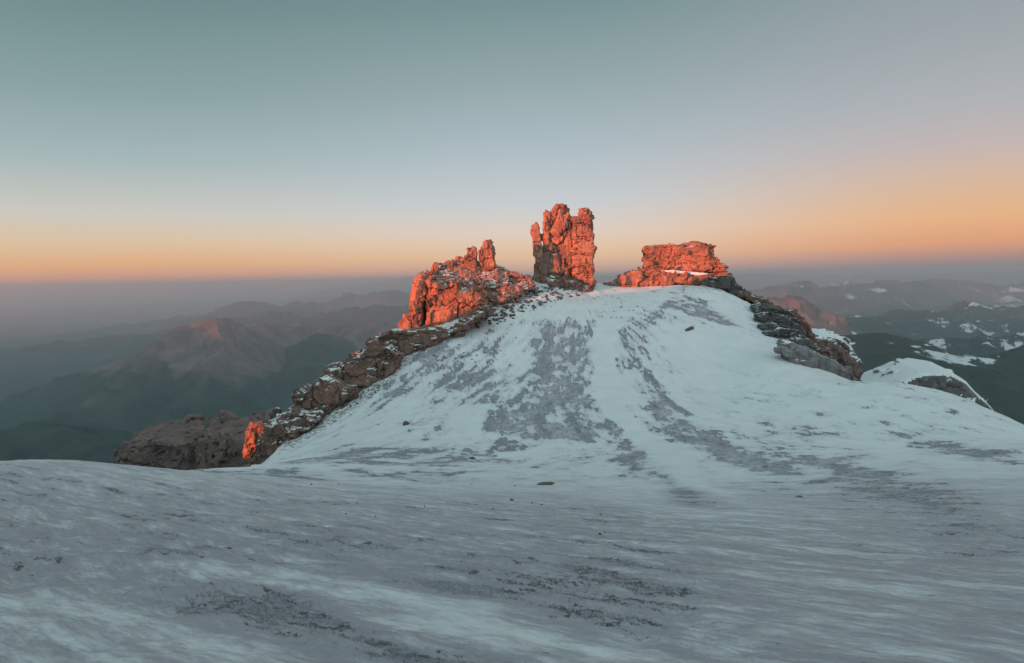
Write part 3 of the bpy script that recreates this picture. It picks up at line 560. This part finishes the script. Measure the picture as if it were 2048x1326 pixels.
# ------------------------------------------------------------------ far country
def sunward(a, s, z): return (s * SH[0] + a * RH[0], s * SH[1] + a * RH[1], z)
ridges = [([sunward(3000, 2800, 80), sunward(500, 3000, 70), sunward(-600, 3000, 60), sunward(-1500, 3100, 90), sunward(-2600, 3200, 30), sunward(-3000, 3300, -150), sunward(-3900, 3300, -320), sunward(-4600, 3300, -110), sunward(-5600, 3300, -150), sunward(-7400, 3300, -150), sunward(-8300, 3300, -90), sunward(-9500, 3300, -90)], None, 0.6),  # first: unseen ridge added to shade the far country; (points as (u, v, distance m)), flank slope, rocky, id
    ([(-300, 690, 15000), (0, 683, 15000), (120, 668, 16000), (200, 655, 17000), (300, 640, 18000), (400, 630, 19000)], 0.22, 0.1),
    ([(400, 632, 17000), (455, 612, 17000), (500, 602, 17000), (545, 610, 17000), (620, 600, 17500), (700, 588, 18000), (790, 583, 18000), (900, 592, 18000), (1000, 590, 18000)], 0.42, 0.5),
    ([(-200, 715, 11000), (0, 700, 11000), (160, 682, 11500), (300, 668, 12000), (420, 640, 12500), (520, 625, 12500), (620, 632, 12000), (720, 618, 12000), (820, 612, 12000), (950, 620, 12000)], 0.33, 0.35),
    ([(60, 780, 6800), (160, 748, 6900), (230, 712, 7000), (290, 690, 7000), (355, 668, 6600), (430, 648, 6500), (470, 660, 6800), (540, 640, 7400), (600, 642, 7400), (680, 652, 7500), (760, 640, 7500), (850, 640, 7500)], 0.50, 1.0),
    ([(430, 648, 6500), (450, 700, 5900), (430, 730, 5500), (380, 790, 4800)], 0.55, 0.8),
    ([(355, 668, 6600), (300, 720, 6000), (240, 765, 5400), (120, 830, 4400)], 0.50, 0.7),
    ([(640, 660, 7000), (600, 720, 6000), (560, 760, 5400)], 0.45, 0.4),
    ([(-300, 840, 3200), (0, 855, 3200), (90, 862, 3100), (170, 885, 2900), (240, 940, 2600)], 0.35, 0.0),
    ([(700, 568, 45000), (790, 560, 45000), (822, 554, 45000), (835, 558, 45000), (1000, 556, 45000), (1200, 556, 45000)], 0.3, 0.5),
    ([(1180, 556, 38000), (1240, 548, 38000), (1300, 552, 38000), (1460, 551, 38000), (1550, 546, 38000), (1650, 548, 38000), (1780, 546, 38000), (2048, 543, 38000), (2400, 540, 38000)], 0.3, 0.5),
    ([(1530, 595, 14000), (1560, 578, 14000), (1595, 560, 14500), (1625, 560, 14500), (1650, 572, 14500), (1740, 566, 16000), (1850, 560, 18000), (2048, 566, 18000), (2300, 570, 18000)], 0.40, 0.6),
    ([(1500, 612, 6200), (1560, 598, 6200), (1600, 594, 6200), (1640, 604, 6200), (1665, 616, 6100)], 0.55, 1.0),
    ([(1690, 640, 8000), (1800, 628, 8500), (1900, 616, 9000), (1960, 604, 9500), (2010, 600, 9500), (2100, 606, 9500), (2300, 610, 9500)], 0.35, 0.3),
    ([(1640, 700, 3000), (1700, 682, 3000), (1770, 672, 3000), (1850, 682, 3000), (1900, 700, 2900), (1960, 715, 2800), (2048, 690, 3000), (2300, 660, 3200)], 0.30, 0.0),
    ([(1500, 700, 5200), (1750, 690, 5200), (1900, 680, 5000), (2100, 672, 5000)], 0.30, 0.2)]
def far_height(x, y):
    r = np.hypot(x, y)
    base = -1150 + 120 * fbm2(x / 5200, y / 5200, 4, 61) - 100 * sstep(12000, 30000, r) + 250 * sstep(3500, 1200, r)
    z = base.copy(); rk = np.zeros_like(x); own = np.zeros(x.shape, int)
    wx = x + 500 * fbm2(x / 2600, y / 2600, 3, 63) * np.clip(r / 8000, 0.2, 2); wy = y + 500 * fbm2(x / 2600, y / 2600, 3, 64) * np.clip(r / 8000, 0.2, 2)
    for k, (pts, sl, rocky) in enumerate(ridges):
        q = [P(*p) if sl is not None else np.array(p, float) for p in pts]; sl = sl or 0.4; best = np.full(x.shape, -1e9)
        for a, b in zip(q[:-1], q[1:]):
            ex, ey = b[0] - a[0], b[1] - a[1]; L2 = ex * ex + ey * ey
            for X, Y, w in ((x, y, 0), (wx, wy, 1)):
                t = np.clip(((X - a[0]) * ex + (Y - a[1]) * ey) / L2, 0, 1)
                d = np.hypot(X - a[0] - t * ex, Y - a[1] - t * ey)
                if w == 0: d0 = d; zr = a[2] + (b[2] - a[2]) * t
                else: dd = d0 * 0.45 + d * 0.55 if True else d
            dd = np.where(d0 < 120, d0, dd)
            best = np.maximum(best, zr - sl * dd * (1 - 0.25 * sstep(300, 2500, dd)))
        sc = np.clip(-q[0][2] / 900, 0.3, 1)
        m = best > z; z = np.maximum(z, best); hgt = best - base
        rk = np.where(m, rocky * sstep(160, 560, hgt), rk); own = np.where(m, k + 1, own)
    cut = np.clip((z - base) / 300, 0.15, 1) * np.clip(r / 6000, 0.35, 1.1)
    gul = fbm2(x / 900, y / 900, 5, 71, 0.5, True)
    z = z + 125 * cut * (gul - 0.3) + 24 * np.clip(r / 6000, 0.4, 2) * fbm2(x / 260, y / 260, 3, 75)
    return z, rk, own
def far_material():
    b = NB('far_country')
    rk = b.attr('rock_amount'); sn = b.attr('snow_amount')
    n1 = b.noise(0.0012, 6, 0.6); n2 = b.noise(0.006, 6, 0.65); n3 = b.noise(0.03, 3, 0.6)
    forest = b.mix(b.ss(n2, 0.4, 0.65), (0.022, 0.040, 0.034), (0.045, 0.068, 0.056)); forest = b.mix(b.ss(n1, 0.5, 0.68, 0, 0.7), forest, (0.07, 0.085, 0.068))
    rock_c = b.mix(b.ss(n2, 0.42, 0.6), (0.11, 0.085, 0.085), (0.20, 0.145, 0.14))
    f = b.ss(b.math('ADD', rk, b.math('MULTIPLY', b.math('SUBTRACT', n1, 0.5), 1.0)), 0.4, 0.7)
    col = b.mix(f, forest, rock_c)
    s = b.ss(b.math('ADD', b.math('ADD', sn, b.math('MULTIPLY', b.math('SUBTRACT', b.noise(0.014, 6, 0.7), 0.5), 1.3)), b.math('MULTIPLY', b.math('SUBTRACT', b.noise(0.003, 6, 0.6, stretch=(0.6, 1, 1)), 0.5), 1.6)), 0.5, 0.56)
    col = b.mix(s, col, (0.7, 0.74, 0.76))
    return b.done(col, 1.0, b.bump(b.math('ADD', n3, b.math('MULTIPLY', n2, 3.0)), 12, 0.7))
M_farland = far_material()
SNOWP = [[(1915, 650), (1960, 645), (1975, 660), (2010, 655), (1990, 672), (1940, 668)], [(1960, 672), (2048, 668), (2060, 680), (2000, 682), (1970, 690)],
         [(1940, 607), (1990, 597), (2050, 604), (2040, 612), (1960, 612)], [(1990, 583), (2020, 576), (2045, 584), (2020, 588)],
         [(1866, 690), (1900, 702), (1930, 712), (1928, 722), (1890, 718), (1866, 716)], [(1640, 572), (1670, 566), (1690, 572), (1660, 576)], [(1740, 580), (1765, 578), (1770, 584), (1745, 584)],
         [(1680, 595), (1700, 593), (1705, 599), (1685, 599)], [(1715, 636), (1730, 634), (1730, 640), (1718, 640)], [(1595, 568), (1605, 563), (1610, 570), (1598, 572)], [(1910, 648), (1860, 640), (1890, 656)],
         [(1220, 570), (1250, 556), (1290, 558), (1260, 572)]]
def far_terrain():
    th = np.radians(np.concatenate([np.linspace(-180, -42, 60, endpoint=False), np.linspace(-42, 42, 1100, endpoint=False), np.linspace(42, 180, 60, endpoint=False)]))
    rr = np.exp(np.linspace(math.log(900), math.log(60000), 620)); T, Rr = np.meshgrid(th, rr); x = Rr * np.sin(T); y = Rr * np.cos(T)
    z, rk, own = far_height(x, y)
    sn = np.full(x.shape, -0.02) + 0.0 * x
    right = sstep(0.25, 0.45, x / np.maximum(np.abs(y), 1)) * (y > 0)
    sn += (0.14 + 0.12 * sstep(3500, 6000, rr[:, None]) * sstep(22000, 12000, rr[:, None])) * right
    # clearings: found where their sight lines meet the land
    zi = z
    for poly in SNOWP:
        g = []
        for u, v in poly:
            d = Fv + (u - 1024) / FPX * Rv + (663 - v) / FPX * Uv; az = math.atan2(d[0], d[1]); c = int(np.argmin(np.abs(th - az)))
            el = d[2] / math.hypot(d[0], d[1]); ok = zi[:, c] / rr > el
            k = int(np.argmax(ok)) if ok.any() else len(rr) - 1
            g.append((x[k, c], y[k, c]))
        g = np.array(g); 
        sd = poly_sd(x, y, [tuple(q) for q in g]); sn = np.maximum(sn, 0.52 - 0.5 * sstep(-60, 260, sd))
    n, m = x.shape; idx = np.arange(n * m).reshape(n, m); a = idx[:-1]; c = idx[1:]
    f = np.stack([a, np.roll(a, -1, 1), np.roll(c, -1, 1), c], -1).reshape(-1, 4)[:, ::-1]
    V = np.stack([x, y, z], -1).reshape(-1, 3)
    fo = own.reshape(-1)[f[:, 0]]
    rkf = rk.ravel(); snf = sn.ravel()
    groups = [('valley', [0, 9, 15, 16]), ('mountain', [5, 6, 7, 8]), ('mountain_range', [3, 4]), ('hills', [2, 12, 13, 14]), ('horizon_range', [10, 11]), ('shade_massif', [1])]  # last entry: out-of-view ridge added for the shadow it casts
    for name, ids in groups:
        ff = f[np.isin(fo, ids)]
        if len(ff) == 0: continue
        u, inv = np.unique(ff, return_inverse=True)
        o = mesh_obj(name, V[u], inv.reshape(-1, 4), M_farland, smooth=True)
        add_attr(o, 'rock_amount', rkf[u]); add_attr(o, 'snow_amount', snf[u]); tag(o, kind='structure')
far_terrain()

# ------------------------------------------------------------------ haze
hz = 62000.0; zt_, zb = 130.0, -2200.0
v8 = [(sx * hz, sy * hz, z) for z in (zb, zt_) for sx, sy in ((-1, -1), (1, -1), (1, 1), (-1, 1))]
f6 = [(0, 3, 2, 1), (4, 5, 6, 7), (0, 1, 5, 4), (1, 2, 6, 5), (2, 3, 7, 6), (3, 0, 4, 7)]
hm = bpy.data.materials.new('haze_air'); hm.use_nodes = True; t = hm.node_tree; t.nodes.clear()
pv = t.nodes.new('ShaderNodeVolumePrincipled'); mo = t.nodes.new('ShaderNodeOutputMaterial'); t.links.new(pv.outputs[0], mo.inputs['Volume'])
pv.inputs['Color'].default_value = (0.68, 0.89, 1.0, 1); pv.inputs['Density'].default_value = 6.5e-5; pv.inputs['Anisotropy'].default_value = 0.6
ho = mesh_obj('haze', v8, f6, hm); tag(ho, 'pale mountain haze filling the valleys', kind='stuff')
